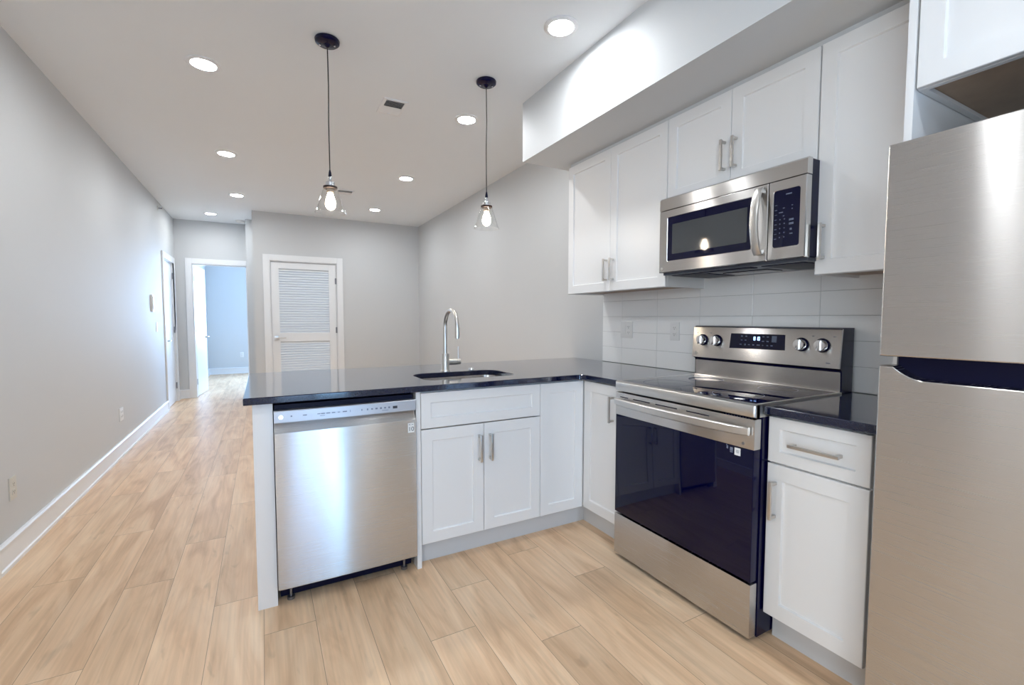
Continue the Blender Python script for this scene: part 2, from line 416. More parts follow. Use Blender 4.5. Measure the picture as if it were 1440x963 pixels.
# baseboards: tall board, moulded cap and shoe
def baseboard(name, Fm, a0, a1, label):
    mb = MB()
    prof = [(0, 0), (0.022, 0), (.022, .018), (.014, .022), (.014, .118), (.020, .121), (.020, .130), (.012, .138), (.0, .138)]
    mb.rings([[Fm(a, z, -d) for d, z in prof] for a in (a0, a1)])
    struct(mb, name, M['trim'], label, 'baseboard')
baseboard('baseboard_left', FL(XL), 3.02, D1a-.085, 'tall white baseboard along the long left wall')
baseboard('baseboard_rear_left', FL(XL), YREAR, 2.93, 'tall white baseboard nearest the patio door')
baseboard('baseboard_corner', FL(XL), D1b+.085, YH, 'short white baseboard between the two hall doors')
baseboard('baseboard_hall', FY(YH), XL, HXa-.085, 'white baseboard left of the bedroom doorway')
baseboard('baseboard_back', FY(YB), LXb+.085, XW, 'white baseboard right of the louvered door')
baseboard('baseboard_back_left', FY(YB), XBL, LXa-.085, 'white baseboard left of the louvered door')
baseboard('baseboard_right', FX(XW), 3.1, YB, 'white baseboard behind the peninsula')
baseboard('baseboard_bedroom', FY(BY1), XL+.09, BXR, 'white baseboard across the far bedroom wall')
baseboard('baseboard_bedroom_left', FL(XL+.09), YH+T, BY1, 'white baseboard behind the open bedroom door')
mb = MB(); mb.box(XL, XL+.022, 2.93, 3.02, 0, 2.12, .003)
struct(mb, 'trim_1', M['trim'], 'white vertical casing where the left baseboard begins', 'trim')

# ---------------- doors
def casing(Fm, a0, a1, h, parent, w=.085):
    mb = MB()
    for b0, b1, z0, z1 in ((a0-w, a0, 0, h+w), (a1, a1+w, 0, h+w), (a0, a1, h, h+w)):
        fbox(mb, Fm, b0, b1, z0, z1, -.018, 0, .003)
    # jamb lining
    fbox(mb, Fm, a0, a0+.012, 0, h, 0, T); fbox(mb, Fm, a1-.012, a1, 0, h, 0, T); fbox(mb, Fm, a0+.012, a1-.012, h-.012, h, 0, T)
    return mb.build('casing', M['trim'], parent)
def panel_leaf(Fm, a0, a1, z0, z1, d0, parent, t=.035):
    """moulded two-panel door leaf"""
    mb = MB(); st = .115
    rails = [(z0, z0+.22), (z0+.83, z0+1.02), (z1-.13, z1)]
    fbox(mb, Fm, a0, a0+st, z0, z1, d0, d0+t); fbox(mb, Fm, a1-st, a1, z0, z1, d0, d0+t)
    for b0, b1 in rails: fbox(mb, Fm, a0+st, a1-st, b0, b1, d0, d0+t)
    for b0, b1 in ((rails[0][1], rails[1][0]), (rails[1][1], rails[2][0])):
        loops(mb, Fm, a0+st, a1-st, b0, b1, [(0, d0+.0005), (.012, d0+.011), (.030, d0+.011), (.055, d0+.004), (.056, d0+.004),])
        loops(mb, Fm, a0+st, a1-st, b0, b1, [(0, d0+t-.0005), (.012, d0+t-.011), (.030, d0+t-.011), (.055, d0+t-.004), (.056, d0+t-.004)])
    return mb.build('door_leaf', M['trim'], parent, smooth=20)
def lever(Fm, a, z, d, sgn, parent, square=False):
    mb = MB()
    if square: fbox(mb, Fm, a-.032, a+.032, z-.032, z+.032, d-.009, d, .002)
    else:
        n = 24
        mb.rings([[Fm(a+r*math.cos(2*math.pi*i/n), z+r*math.sin(2*math.pi*i/n), q) for i in range(n)] for r, q in ((.031, d), (.031, d-.008), (.027, d-.011))])
    mb.tube([Fm(a, z, d), Fm(a, z, d-.045)], .010)
    mb.tube([Fm(a, z, d-.045), Fm(a+sgn*.03, z, d-.05), Fm(a+sgn*.12, z, d-.048)], .009, r1=.006)
    return mb.build('door_handle', M['nickel'], parent)
def hinge(Fm, a, z, d, parent):
    mb = MB(); mb.tube([Fm(a, z-.045, d-.006), Fm(a, z+.045, d-.006)], .007, n=10)
    fbox(mb, Fm, a-.016, a+.016, z-.043, z+.043, d-.003, d+.001)
    return mb.build('hinge', M['hinge'], parent)

d1 = thing('door_1', 'closed white two-panel door in the long left wall', 'door', (XL, (D1a+D1b)/2, 0), kind='structure')
Fm = FL(XL); casing(Fm, D1a, D1b, DH, d1)
panel_leaf(Fm, D1a+.014, D1b-.014, .008, DH-.014, .012, d1)
lever(Fm, D1a+.075, .93, .012, 1, d1)
for z in (.24, 1.07, 1.86): hinge(Fm, D1b-.013, z, .006, d1)

d2 = thing('door_2', 'open white door swung into the blue-lit bedroom', 'door', (HXa, YH, 0), kind='structure')
Fm = FY(YH); casing(Fm, HXa, HXb, HH, d2)
# open leaf: hinge at the left jamb, swung about 84 degrees
ang = math.radians(84); hx, hy = HXa+.016, YH+.105
def leafF(a, z, d):   # a along the leaf from the hinge, d thickness (towards the bedroom wall)
    return (hx+a*math.cos(ang)-d*math.sin(ang), hy+a*math.sin(ang)+d*math.cos(ang), z)
mb = MB(); st = .115; LW = .70; t = .035; z0, z1 = .01, HH-.016
def lbox(m, a0, a1, c0, c1, e0, e1):
    m.rings([[leafF(a0, c0, e), leafF(a1, c0, e), leafF(a1, c1, e), leafF(a0, c1, e)] for e in (e0, e1)])
lbox(mb, 0, st, z0, z1, 0, t); lbox(mb, LW-st, LW, z0, z1, 0, t)
rl = [(z0, z0+.22), (z0+.83, z0+1.02), (z1-.13, z1)]
for b0, b1 in rl: lbox(mb, st, LW-st, b0, b1, 0, t)
for b0, b1 in ((rl[0][1], rl[1][0]), (rl[1][1], rl[2][0])):
    loops(mb, leafF, st, LW-st, b0, b1, [(0, .0005), (.012, .011), (.03, .011), (.055, .004), (.056, .004)])
    loops(mb, leafF, st, LW-st, b0, b1, [(0, t-.0005), (.012, t-.011), (.03, t-.011), (.055, t-.004), (.056, t-.004)])
mb.build('door_leaf', M['trim'], d2, smooth=20)
lever(leafF, LW-.07, .93, 0, -1, d2)
for z in (.24, 1.07, 1.86):
    mb = MB(); mb.tube([(hx-.004, hy-.012, z-.045), (hx-.004, hy-.012, z+.045)], .007, n=10); mb.box(hx-.004, hx+.002, hy-.05, hy-.012, z-.043, z+.043)
    mb.build('hinge', M['hinge'], d2)

d3 = thing('door_3', 'closed white louvered closet door in the end wall', 'door', ((LXa+LXb)/2, YB, 0), kind='structure')
Fm = FY(YB); casing(Fm, LXa, LXb, LH, d3)
mb = MB(); a0, a1, z0, z1, d0, t = LXa+.014, LXb-.014, .01, LH-.015, .014, .035; st = .1
fbox(mb, Fm, a0, a0+st, z0, z1, d0, d0+t, .002); fbox(mb, Fm, a1-st, a1, z0, z1, d0, d0+t, .002)
for b0, b1 in ((z0, .22), (.90, 1.015), (1.955, z1)): fbox(mb, Fm, a0+st, a1-st, b0, b1, d0+.0005, d0+t-.0005, .0)
mb.build('door_leaf', M['trim'], d3)
for b0, b1, nm in ((1.015, 1.955, 26), (.22, .90, 19)):
    mb = MB(); p = (b1-b0)/nm
    for i in range(nm):
        zc = b0+p*(i+.5); h = .0125
        pts = [(d0+.003, zc-h-.0045), (d0+.002, zc-h), (d0+.003, zc-h+.0045), (d0+t-.004, zc+h+.0045), (d0+t-.004, zc+h-.0045)]
        mb.rings([[Fm(a, z, d) for d, z in pts] for a in (a0+st, a1-st)])
    mb.build('louver_panel', M['trim'], d3, smooth=20)
lever(Fm, a0+.055, .955, d0, 1, d3, square=True)
for z in (.28, 1.06, 1.80): hinge(Fm, LXb-.013, z, .008, d3)

# ================================================================== BACKSPLASH
mb = MB(); y = 2.728; XT = XW-.011
mb.box(XT+.002, XW-.0005, .64, 2.728, .913, 1.478)
o = mb.build('backsplash', M['grout']); tag(o, 'glossy white stacked tile backsplash with grey grout behind the range', 'backsplash', kind='structure')
mb = MB(); vs = [2.728, 2.516, 2.183, 1.85, 1.517, 1.184, .851, .64]
zs = [.913+.1125*i for i in range(6)]
rnd = random.Random(3)
for a, b in zip(vs, vs[1:]):
    for za, zb in zip(zs, zs[1:]+[1.478]):
        if zb-za < .01: continue
        g = .0011; j = [rnd.uniform(-.0004, .0004) for _ in range(4)]
        y0, y1, c0, c1 = b+g, a-g, za+g, zb-g
        mb.rings([[(XT+.003, y0, c0), (XT+.003, y1, c0), (XT+.003, y1, c1), (XT+.003, y0, c1)],
                  [(XT+.001, y0, c0), (XT+.001, y1, c0), (XT+.001, y1, c1), (XT+.001, y0, c1)],
                  [(XT+j[0], y0+.0015, c0+.0015), (XT+j[1], y1-.0015, c0+.0015), (XT+j[2], y1-.0015, c1-.0015), (XT+j[3], y0+.0015, c1-.0015)]])
t_ = mb.build('tile_field', M['tile'], o, smooth=20)

# ================================================================== BASE CABINETS
def base_cab(name, label, loc): return thing(name, label, 'cabinet', loc, 'white base cabinets')
# sink base
S0, S1, SM, ZG = .664, 1.3536, 1.0046, .694
c = base_cab('sink_base_cabinet', 'white base cabinet with false drawer and two doors under the sink', ((S0+S1)/2, YF+.3, 0))
mb = MB(); t = .018
mb.box(S0-.022, S0, YF-.001, 2.75, .0, .881)           # side next to the dishwasher
mb.box(S1-t, S1, YF+.021, 2.75, .112, .881)
mb.box(S0, S1-t, YF+.021, 2.75, .112, .13); mb.box(S0, S1-t, 2.732, 2.75, .13, .881)
mb.box(S0, S1-t, YF+.021, YF+.039, .85, .881)
mb.build('body', M['cab'], c)
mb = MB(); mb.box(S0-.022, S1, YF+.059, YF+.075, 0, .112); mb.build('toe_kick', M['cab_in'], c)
shaker(FY(YF), S0+.002, S1, ZG, .874, rail=.05).build('false_drawer_front', M['cab'], c)
for a0, a1, h in ((S0+.002, SM, SM-.028), (SM, S1, SM+.034)):
    d = shaker(FY(YF), a0, a1, .114, ZG-.003).build('door', M['cab'], c)
    pull(FY(YF), h, .565, d)
# corner cabinet (L-shaped doors)
C0 = S1; RY1 = 1.79; RY0 = 1.0285
c = base_cab('corner_base_cabinet', 'white corner base cabinet with doors meeting at the inside corner', ((C0+XW)/2, 2.4, 0))
mb = MB(); mb.box(C0, XF+.021, YF+.021, 2.75, .112, .881); mb.box(XF+.021, XW-.001, RY1+.006, 2.75, .112, .881)
mb.build('body', M['cab'], c)
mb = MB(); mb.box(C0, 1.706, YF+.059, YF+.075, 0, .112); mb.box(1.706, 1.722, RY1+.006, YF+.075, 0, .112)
mb.build('toe_kick', M['cab_in'], c)
shaker(FY(YF), C0, XF-.002, .114, .874).build('door', M['cab'], c)
d = shaker(FX(XF), RY1+.006, YF-.002, .114, .874).build('door', M['cab'], c)
pull(FX(XF), 1.886, .745, d)
# drawer base right of the range
K0, K1, ZK = .692, RY0-.003, .7005
c = base_cab('drawer_base_cabinet', 'white base cabinet with one drawer between the range and refrigerator', (XF+.3, (K0+K1)/2, 0))
mb = MB(); mb.box(XF+.021, XW-.001, K0, K1, .112, .881); mb.build('body', M['cab'], c)
mb = MB(); mb.box(1.722, 1.738, K0, K1, 0, .112); mb.build('toe_kick', M['cab_in'], c)
d = shaker(FX(XF), K0, K1, ZK+.002, .874, rail=.042).build('drawer_front', M['cab'], c)
pull(FX(XF), .852, .785, d, length=.165, horiz=True)
d = shaker(FX(XF), K0, K1, .114, ZK-.002).build('door', M['cab'], c)
pull(FX(XF), K1-.034, .565, d)
# peninsula end panel and back panel
mb = MB(); mb.box(-.046, .029, 2.152, 2.75, 0, .881, .0015)
tag(mb.build('end_panel', M['cab']), 'white end panel carrying the countertop left of the dishwasher', 'panel')
mb = MB(); mb.box(-.046, XW-.001, 2.751, 2.769, 0, .881, .0015)
tag(mb.build('peninsula_back_panel', M['cab']), 'white panel closing the living room side of the peninsula', 'panel')

# ================================================================== COUNTERTOPS
def fillet(p0, p1, p2, r, n=8):
    p0, p1, p2 = Vector(p0), Vector(p1), Vector(p2)
    a = (p0-p1).normalized(); b = (p2-p1).normalized()
    half = math.acos(max(-1, min(1, a.dot(b))))/2; k = r/math.tan(half)
    c = p1+(a+b).normalized()*(r/math.sin(half)); s, e = p1+a*k-c, p1+b*k-c
    a0 = math.atan2(s.y, s.x); a1 = math.atan2(e.y, e.x)
    while a1-a0 > math.pi: a1 -= 2*math.pi
    while a1-a0 < -math.pi: a1 += 2*math.pi
    return [(c.x+r*math.cos(a0+(a1-a0)*i/n), c.y+r*math.sin(a0+(a1-a0)*i/n)) for i in range(n+1)]
YC, XC, CB = 2.122, 1.63, 3.096
outer = [(-.077, YC+.0)] + fillet((-.077, YC), (XC, YC), (XC, 1.79), .045) + [(XC, RY1+.001), (XW-.0005, RY1+.001), (XW-.0005, CB), (-.077, CB)]
SX0, SX1, SY0, SY1 = .745, 1.283, 2.285, 2.605
hole = []
cs = [(SX0, SY0), (SX1, SY0), (SX1, SY1), (SX0, SY1)]
for i in range(4): hole += fillet(cs[i-1], cs[i], cs[(i+1) % 4], .085 if i in (2, 3) else .06, 8)
def slab(outer, hole, z0, z1, bev=.003):
    bm = bmesh.new()
    def loop(pts, z): 
        v = [bm.verts.new((a, b, z)) for a, b in pts]
        return v, [bm.edges.new((v[i], v[(i+1) % len(v)])) for i in range(len(v))]
    def inset(pts, s):
        out = []; n = len(pts)
        for i in range(n):
            p, q, r = Vector(pts[i-1]), Vector(pts[i]), Vector(pts[(i+1) % n])
            d1, d2 = (q-p).normalized(), (r-q).normalized()
            nn = (Vector((-d1.y, d1.x))+Vector((-d2.y, d2.x))).normalized(); k = max(.4, nn.dot(Vector((-d1.y, d1.x))))
            out.append(tuple(q+nn*s/k))
        return out
    rings = []
    for pts, sg in ((outer, 1), (hole, -1)):
        if not pts: continue
        ls = [loop(inset(pts, bev*sg), z0), loop(pts, z0+bev), loop(pts, z1-bev), loop(inset(pts, bev*sg), z1)]
        for (a, _), (b, _) in zip(ls, ls[1:]):
            for i in range(len(a)): bm.faces.new((a[i], a[(i+1) % len(a)], b[(i+1) % len(a)], b[i]))
        rings.append((ls[0], ls[-1]))
    for k in (0, 1):
        bmesh.ops.triangle_fill(bm, use_beauty=True, edges=[e for r in rings for e in r[k][1]])
    m = MB(); m.bm.free(); m.bm = bm; return m
ct = slab(outer, hole, .882, .912).build('countertop', M['granite'])
tag(ct, 'black granite L-shaped countertop over the peninsula with sink cutout', 'countertop', 'black countertops')
ct2 = slab([(XC, .672), (XW-.0005, .672), (XW-.0005, RY0-.001), (XC, RY0-.001)], [], .882, .912).build('countertop', M['granite'])
tag(ct2, 'short black granite countertop between range and refrigerator', 'countertop', 'black countertops')

# ================================================================== SINK, FAUCET
sk = thing('sink', 'stainless undermount sink set into the peninsula countertop', 'sink', ((SX0+SX1)/2, (SY0+SY1)/2, .68))
def ring_pts(off, z, r):
    pts = []; c2 = [(SX0-off, SY0-off), (SX1+off, SY0-off), (SX1+off, SY1+off), (SX0-off, SY1+off)]
    for i in range(4): pts += [(a, b, z) for a, b in fillet(c2[i-1], c2[i], c2[(i+1) % 4], r, 8)]
    return pts
mb = MB(); mb.rings([ring_pts(.02, .8815, .09), ring_pts(.006, .8815, .08), ring_pts(.004, .87, .08), ring_pts(-.004, .72, .075), ring_pts(-.03, .702, .06), ring_pts(-.12, .698, .03)], False, True)
b = mb.build('basin', M['steel'], sk, smooth=50)
mb = MB(); cx, cy = (SX0+SX1)/2, (SY0+SY1)/2
mb.lathe([(.055, .0), (.055, .004), (.045, .005), (.04, .001), (.0001, .001)], (cx, cy, .699), n=28)
mb.build('drain', M['chrome'], sk)
fx, fy = .985, 2.662
f = thing('faucet', 'satin nickel gooseneck faucet standing behind the sink', 'faucet', (fx, fy, .912))
mb = MB(); mb.lathe([(.030, 0), (.030, .004), (.026, .008), (.0245, .012), (.0245, .105), (.022, .109), (.014, .110)], (fx, fy, .912), n=28, cs=True, ce=True)
mb.build('faucet_base', M['nickel'], f)
mb = MB(); R_ = .1; zc = 1.185
pts = [(fx, fy, 1.02), (fx, fy, 1.1), (fx, fy, zc)] + [(fx, fy-R_+R_*math.cos(t), zc+R_*math.sin(t)) for t in [math.pi*i/18 for i in range(1, 19)]] + [(fx, fy-2*R_, 1.178)]
mb.tube(pts, .0125, n=18); mb.build('spout', M['nickel'], f)
mb = MB(); mb.tube([(fx, fy-2*R_, 1.182), (fx, fy-2*R_, 1.125)], .0155, n=20); mb.tube([(fx, fy-2*R_, 1.128), (fx, fy-2*R_, 1.120)], .012, n=16)
mb.build('spray_head', M['nickel'], f)
mb = MB(); mb.tube([(fx+.02, fy, .968), (fx+.075, fy, .968)], .019, n=20); mb.tube([(fx+.0775, fy, .968), (fx+.098, fy, .968)], .0175, n=20)
mb.build('handle_hub', M['nickel'], f)
mb = MB(); mb.tube([(fx+.085, fy, .98), (fx+.085, fy, 1.062)], .0048, n=10); mb.build('lever', M['nickel'], f)
mb = MB(); mb.lathe([(.0001, .012), (.014, .012), (.018, .009), (.019, .0)], (1.165, 2.672, .912), n=24)
tag(mb.build('air_switch_button', M['chrome']), 'small round chrome button on the countertop right of the faucet', 'button')

# ================================================================== DISHWASHER
D0, D1 = .031, .636
dw = thing('dishwasher', 'stainless built-in dishwasher at the left end of the peninsula', 'dishwasher', ((D0+D1)/2, 2.4, 0))
mb = MB(); mb.box(D0+.004, D1-.004, 2.165, 2.72, .105, .868); mb.build('tub', M['blackm'], dw)
mb = MB(); mb.box(D0+.01, D1-.01, 2.20, 2.215, .01, .105); mb.build('kick_plate', M['blackm'], dw)
for x in (D0+.05, D1-.05):
    mb = MB(); mb.lathe([(.016, 0), (.016, .012), (.006, .014), (.006, .1)], (x, 2.185, 0), n=14, cs=True, ce=True); mb.build('foot', M['hinge'], dw)
# door: slightly bowed sheet
mb = MB(); n = 28; zb, zt = .078, .756
def bow(x): 
    t = (x-D0)/(D1-D0); return 2.122-.0045*math.sin(math.pi*t)**.8 if 0 < t < 1 else 2.122
cols = [D0+.001+(D1-D0-.002)*i/n for i in range(n+1)]
prev = None
rings = []
for x in cols:
    y = bow(x)
    # section: bottom lip, face, rounded top edge, sloped pocket, back
    rings.append([(x, 2.164, zb), (x, y+.003, zb), (x, y, zb+.004), (x, y, zt-.006), (x, y+.001, zt-.002), (x, y+.004, zt), (x, 2.150, .792), (x, 2.164, .792)])
mb.rings(rings); mb.build('door', M['steel_w'], dw, smooth=35)
mb = MB()
mb.rings([[(x, 2.164, .797), (x, bow(x)+.004, .797), (x, bow(x)+.001, .800), (x, bow(x)+.001, .846), (x, bow(x)+.004, .849), (x, 2.164, .849)] for x in cols])
cp = mb.build('control_panel', M['steel_dull'], dw, smooth=35)
mb = MB(); mb.box(.245, .42, 2.150, 2.1645, .789, .797, .001); mb.build('pocket_shadow_strip', M['blackm'], dw)  # black strip standing in for the shadow at the pocket's top
P = FY(bow(.33)-.0)
mb = MB(); mb.lathe([(.0001, -.002), (.0075, -.0018), (.0085, 0)], (.058, bow(.058)+.001, .822), axis='y', n=20); mb.build('power_button', M['ledw'], dw)
def merge_into(o, mb, m):
    me = o.data; bm = bmesh.new(); bm.from_mesh(me); o0 = Vector(ORIG[o.parent.name] if o.parent else ORIG[o.name])
    k = len(me.materials); me.materials.append(m)
    bmesh.ops.recalc_face_normals(mb.bm, faces=mb.bm.faces)
    vm = {v: bm.verts.new(v.co-o0) for v in mb.bm.verts}
    for f in mb.bm.faces:
        g = bm.faces.new([vm[v] for v in f.verts]); g.material_index = k
    bm.to_mesh(me); bm.free(); mb.bm.free(); return o
def marks(Fm, items, name, m, parent, d=-.0006):
    mb = MB()
    for a, z, w, h in items: fbox(mb, Fm, a-w/2, a+w/2, z-h/2, z+h/2, d, d+.0005)
    return merge_into(parent, mb, m)
it = []
for x, w, h in ((.098, .006, .006), (.15, .016, .004), (.205, .012, .003), (.222, .016, .004), (.243, .016, .004), (.265, .014, .004), (.287, .01, .003), (.312, .018, .005), (.335, .002, .010), (.385, .004, .008), (.41, .006, .008), (.43, .008, .006), (.45, .01, .007), (.47, .008, .009), (.489, .008, .007), (.508, .008, .008)):
    it.append((x, .8235, w, h))
for k, (a, z, w, h) in enumerate(it): pass
mb = MB()
for a, z, w, h in it + [(.22, .815, .02, .002), (.49, .812, .03, .002)]:
    y = bow(a)+.001; mb.box(a-w/2, a+w/2, y-.0006, y+.002, z-h/2, z+h/2)
merge_into(cp, mb, M['mark'])
mb = MB(); y = bow(.535)+.001; mb.box(.525, .546, y-.0007, y+.002, .816, .828); mb.build('display', M['ink'], dw)
mb = MB(); y = bow(.609); mb.box(.595, .626, y-.0012, y+.002, .692, .739, .0008, 1); st_ = mb.build('sticker', M['plastic'], dw)
text('10', .029, FY(y), .6105, .709, -.0013, M['ink'], st_, 'sticker_number')
marks(FY(y), [(.603, .731, .008, .003), (.617, .731, .008, .003)], 'sticker_line', M['mark'], st_, -.0017)

# ================================================================== RANGE
XR = 1.587; A0, A1 = 1.0305, 1.7885
rg = thing('range', 'freestanding stainless electric range with black glass oven door', 'range', (1.95, (A0+A1)/2, 0))
mb = MB(); mb.box(1.63, 2.262, A0, A1, .018, .868); bd = mb.build('body', M['black'], rg)
for x in (1.70, 2.2):
    for y in (A0+.05, A1-.05):
        mb = MB(); mb.lathe([(.018, 0), (.018, .01), (.008, .012), (.008, .03)], (x, y, 0), n=12, cs=True, ce=True); mb.build('foot', M['blackm'], rg)
# cooktop: steel frame with glass
mb = MB()
x0, x1 = 1.578, 2.175
prof = [(0, .872), (-.0, .905), (.004, .914), (.012, .918), (.020, .9185)]
mb.box(x0+.012, x1, A0-.001, A1+.001, .869, .9165)
# rounded front rail
sec = [(x0+.014, .869), (x0+.003, .872), (x0, .880), (x0, .908), (x0+.004, .915), (x0+.014, .919), (x0+.03, .919), (x0+.03, .869)]
mb.rings([[(max(a, x0+k) if a < x0+.02 else a, y, b) for a, b in sec] for y, k in ((A0-.001, .010), (A0+.001, .005), (A0+.005, .0015), (A0+.010, 0), (A1-.010, 0), (A1-.005, .0015), (A1-.001, .005), (A1+.001, .010))])
mb.box(x0+.03, x1, A0-.001, A0+.014, .9165, .9195, .001); mb.box(x0+.03, x1, A1-.014, A1+.001, .9165, .9195, .001)
mb.build('cooktop_frame', M['satin'], rg, smooth=35)
mb = MB(); mb.box(x0+.028, 2.163, A0+.013, A1-.013, .9155, .9192, .001); gl = mb.build('cooktop_glass', M['bglass'], rg)
for x, y, r in ((1.75, 1.22, .10), (1.75, 1.60, .115), (2.03, 1.22, .08), (2.03, 1.60, .085)):
    mb = MB(); mb.lathe([(r, .0), (r, .0003), (r-.0025, .0003), (r-.0025, 0)], (x, y, .9192), n=48); mb.build('burner_ring', M['mark_w'], gl)
# oven door
dr = MB(); dr.box(XR+.001, 1.628, A0+.004, A1-.001, .240, .861, .003)
door = dr.build('oven_door', M['black'], rg)
mb = MB(); mb.box(XR-.001, 1.6285, A0+.003, A1, .747, .862, .004); mb.build('door_band', M['steel'], door)
mb = MB(); mb.box(XR-.0005, XR+.003, A0+.006, A1-.003, .243, .746, .001); og = mb.build('door_glass', M['bglass'], door)
mb = MB()
for ya, yb in ((1.70, 1.755), (1.555, 1.665), (1.395, 1.52), (1.23, 1.345)): mb.box(XR-.0016, XR+.002, ya, yb, .8385, .8425)
mb.build('vent_slot', M['blackm'], door)
marks(FX(XR-.001), [(A0+.02+.012*i, .8645, .007, .004) for i in range(10)], 'vent_notches', M['blackm'], door)
# wide bowed strap handle
mb = MB(); n = 24; rs = []
for i in range(n+1):
    t = i/n; y = A0+.018+(A1-A0-.03)*t; b = (math.sin(math.pi*t))**.55 if 0 < t < 1 else 0
    x = XR-.018-.032*b; h = .0165+.002*b; zc = .817
    rs.append([(x+.007, y, zc-h), (x+.001, y, zc-h+.0015), (x-.003, y, zc-h*.72), (x-.0035, y, zc+h*.72), (x+.001, y, zc+h-.0015), (x+.007, y, zc+h), (x+.010, y, zc+h*.7), (x+.010, y, zc-h*.7)])
mb.rings(rs)
for y in (A0+.034, A1-.028): mb.box(XR-.022, XR, y-.012, y+.012, .804, .830, .003)
mb.build('oven_handle', M['satin'], door, smooth=45)
# stickers, leaving out the coded square's pattern
mb = MB(); mb.box(XR-.0012, XR, 1.088, 1.113, .712, .741, .0003, 1); sq = mb.build('sticker', M['plastic'], door)
marks(FX(XR-.0012), [(1.1, .731, .012, .0016), (1.1, .727, .012, .0016), (1.1, .723, .012, .0016)], 'sticker_line', M['mark'], sq)
marks(FX(XR), [(1.126, .731, .012, .014), (1.126, .72, .012, .004), (1.144, .735, .007, .012), (1.147, .744, .004, .004)], 'sticker_icons', M['mark'], sq, -.0012)
mb = MB(); mb.lathe([(.0001, -.0012), (.006, -.0012), (.006, .001)], (XR-.001, 1.078, .765), axis='x', n=20); mb.build('badge', M['hinge'], door)
# storage drawer
mb = MB(); mb.box(XR, 1.628, A0+.003, A1, .022, .231, .003); mb.build('storage_drawer', M['steel_w'], rg)
# backguard
bgx = 2.262
mb = MB(); poly = [(2.176, .905), (2.172, 1.012), (2.148, 1.024), (2.163, 1.190), (2.175, 1.196), (2.262, 1.196), (2.262, .905)]
mb.rings([[(a, y, b) for a, b in poly] for y in (A0+.001, A1-.001)]); bgd = mb.build('backguard', M['black'], rg)
mb = MB(); mb.rings([[(2.1745, y, .919), (2.1705, y, 1.005), (2.178, y, 1.005), (2.180, y, .919)] for y in (A0+.006, A1-.006)]); mb.build('backguard_trim', M['steel'], bgd)
mb = MB(); mb.rings([[(2.160, y, .9185), (2.163, y, .924), (2.175, y, .926), (2.178, y, .9185)] for y in (A0+.004, A1-.004)]); mb.build('cooktop_lip', M['steel'], bgd)
def BG(a, z, d):    # slanted panel face, z measured as height
    t = (z-1.024)/(1.190-1.024); return (2.1465+.015*t+d, a, z)
mb = MB(); rs = [[BG(y, z, d) for z, d in ((1.022, 0), (1.187, 0), (1.191, .003), (1.191, .010), (1.022, .010))] for y in (A0, A1)]
mb.rings(rs); cpn = mb.build('control_panel', M['steel'], bgd, smooth=35)
mb = MB(); fbox_ = [(1.266, 1.087), (1.556, 1.083), (1.552, 1.160), (1.270, 1.160)]
mb.rings([[BG(a, z, d) for a, z in fbox_] for d in (-.0012, .002)]); dp = mb.build('display', M['bglass'], cpn)
def digit(mb, ch, a, z, w, h, s):
    seg = {'0': 'abcdef', '1': 'bc', '8': 'abcdefg', '9': 'abcdfg', ':': ''}[ch]; k = .0016
    R = {'a': (0, h/2, w, k), 'g': (0, 0, w, k), 'd': (0, -h/2, w, k), 'f': (-w/2, h/4, k, h/2), 'b': (w/2, h/4, k, h/2), 'e': (-w/2, -h/4, k, h/2), 'c': (w/2, -h/4, k, h/2)}
    for q in seg:
        dx, dz, ww, hh = R[q]; a_ = a+s*dx; pts = [(a_-ww/2, z+dz-hh/2), (a_+ww/2, z+dz-hh/2), (a_+ww/2, z+dz+hh/2), (a_-ww/2, z+dz+hh/2)]
        mb.rings([[BG(p, q2, d) for p, q2 in pts] for d in (-.0018, -.001)])
mb = MB()
for ch, a in (('8', 1.420), ('1', 1.4075), ('0', 1.397)): digit(mb, ch, a, 1.137, .0075, .016, -1)
merge_into(dp, mb, M['led'])
mb = MB()
for a, z, w, h in [(1.489, 1.147, .009, .006), (1.465, 1.147, .009, .006), (1.489, 1.127, .009, .004), (1.467, 1.127, .009, .004), (1.493, 1.105, .012, .006), (1.468, 1.105, .008, .008), (1.447, 1.105, .01, .004), (1.424, 1.105, .009, .005), (1.398, 1.105, .016, .005), (1.375, 1.147, .01, .004), (1.352, 1.147, .01, .005), (1.375, 1.125, .011, .006), (1.352, 1.125, .011, .006), (1.32, 1.137, .024, .03), (1.375, 1.105, .006, .004), (1.352, 1.105, .008, .005), (1.33, 1.105, .01, .006)]:
    pts = [(a-w/2, z-h/2), (a+w/2, z-h/2), (a+w/2, z+h/2), (a-w/2, z+h/2)]
    mb.rings([[BG(p, q2, d) for p, q2 in pts] for d in (-.0016, -.001)])
merge_into(dp, mb, M['mark_w'])
text('Bake', .009, BG, 1.075, 1.043, -.0006, M['mark'], cpn, 'panel_lettering', flip=-1)['label'] = 'tiny grey lettering'
for y in (1.722, 1.634, 1.192, 1.103):
    kb = MB(); c0 = BG(y, 1.119, 0)
    kb.lathe([(.031, 0), (.031, -.006), (.0285, -.009), (.0001, -.009)], c0, axis='x', n=32)
    sk_ = kb.build('knob', M['black'], cpn)
    kb = MB(); kb.lathe([(.0265, -.008), (.0255, -.026), (.023, -.030), (.0001, -.0305)], c0, axis='x', n=32)
    # grip ridge
    kb.box(c0[0]-.040, c0[0]-.028, y-.007, y+.007, 1.119-.0235, 1.119+.0235, .003)
    kb.build('knob_cap', M['chrome'], sk_)
marks(BG, [(1.675, 1.158, .01, .003), (1.145, 1.158, .008, .003), (1.058, 1.158, .009, .003), (1.76, 1.157, .008, .003)], 'knob_marks', M['mark'], cpn, -.0008)
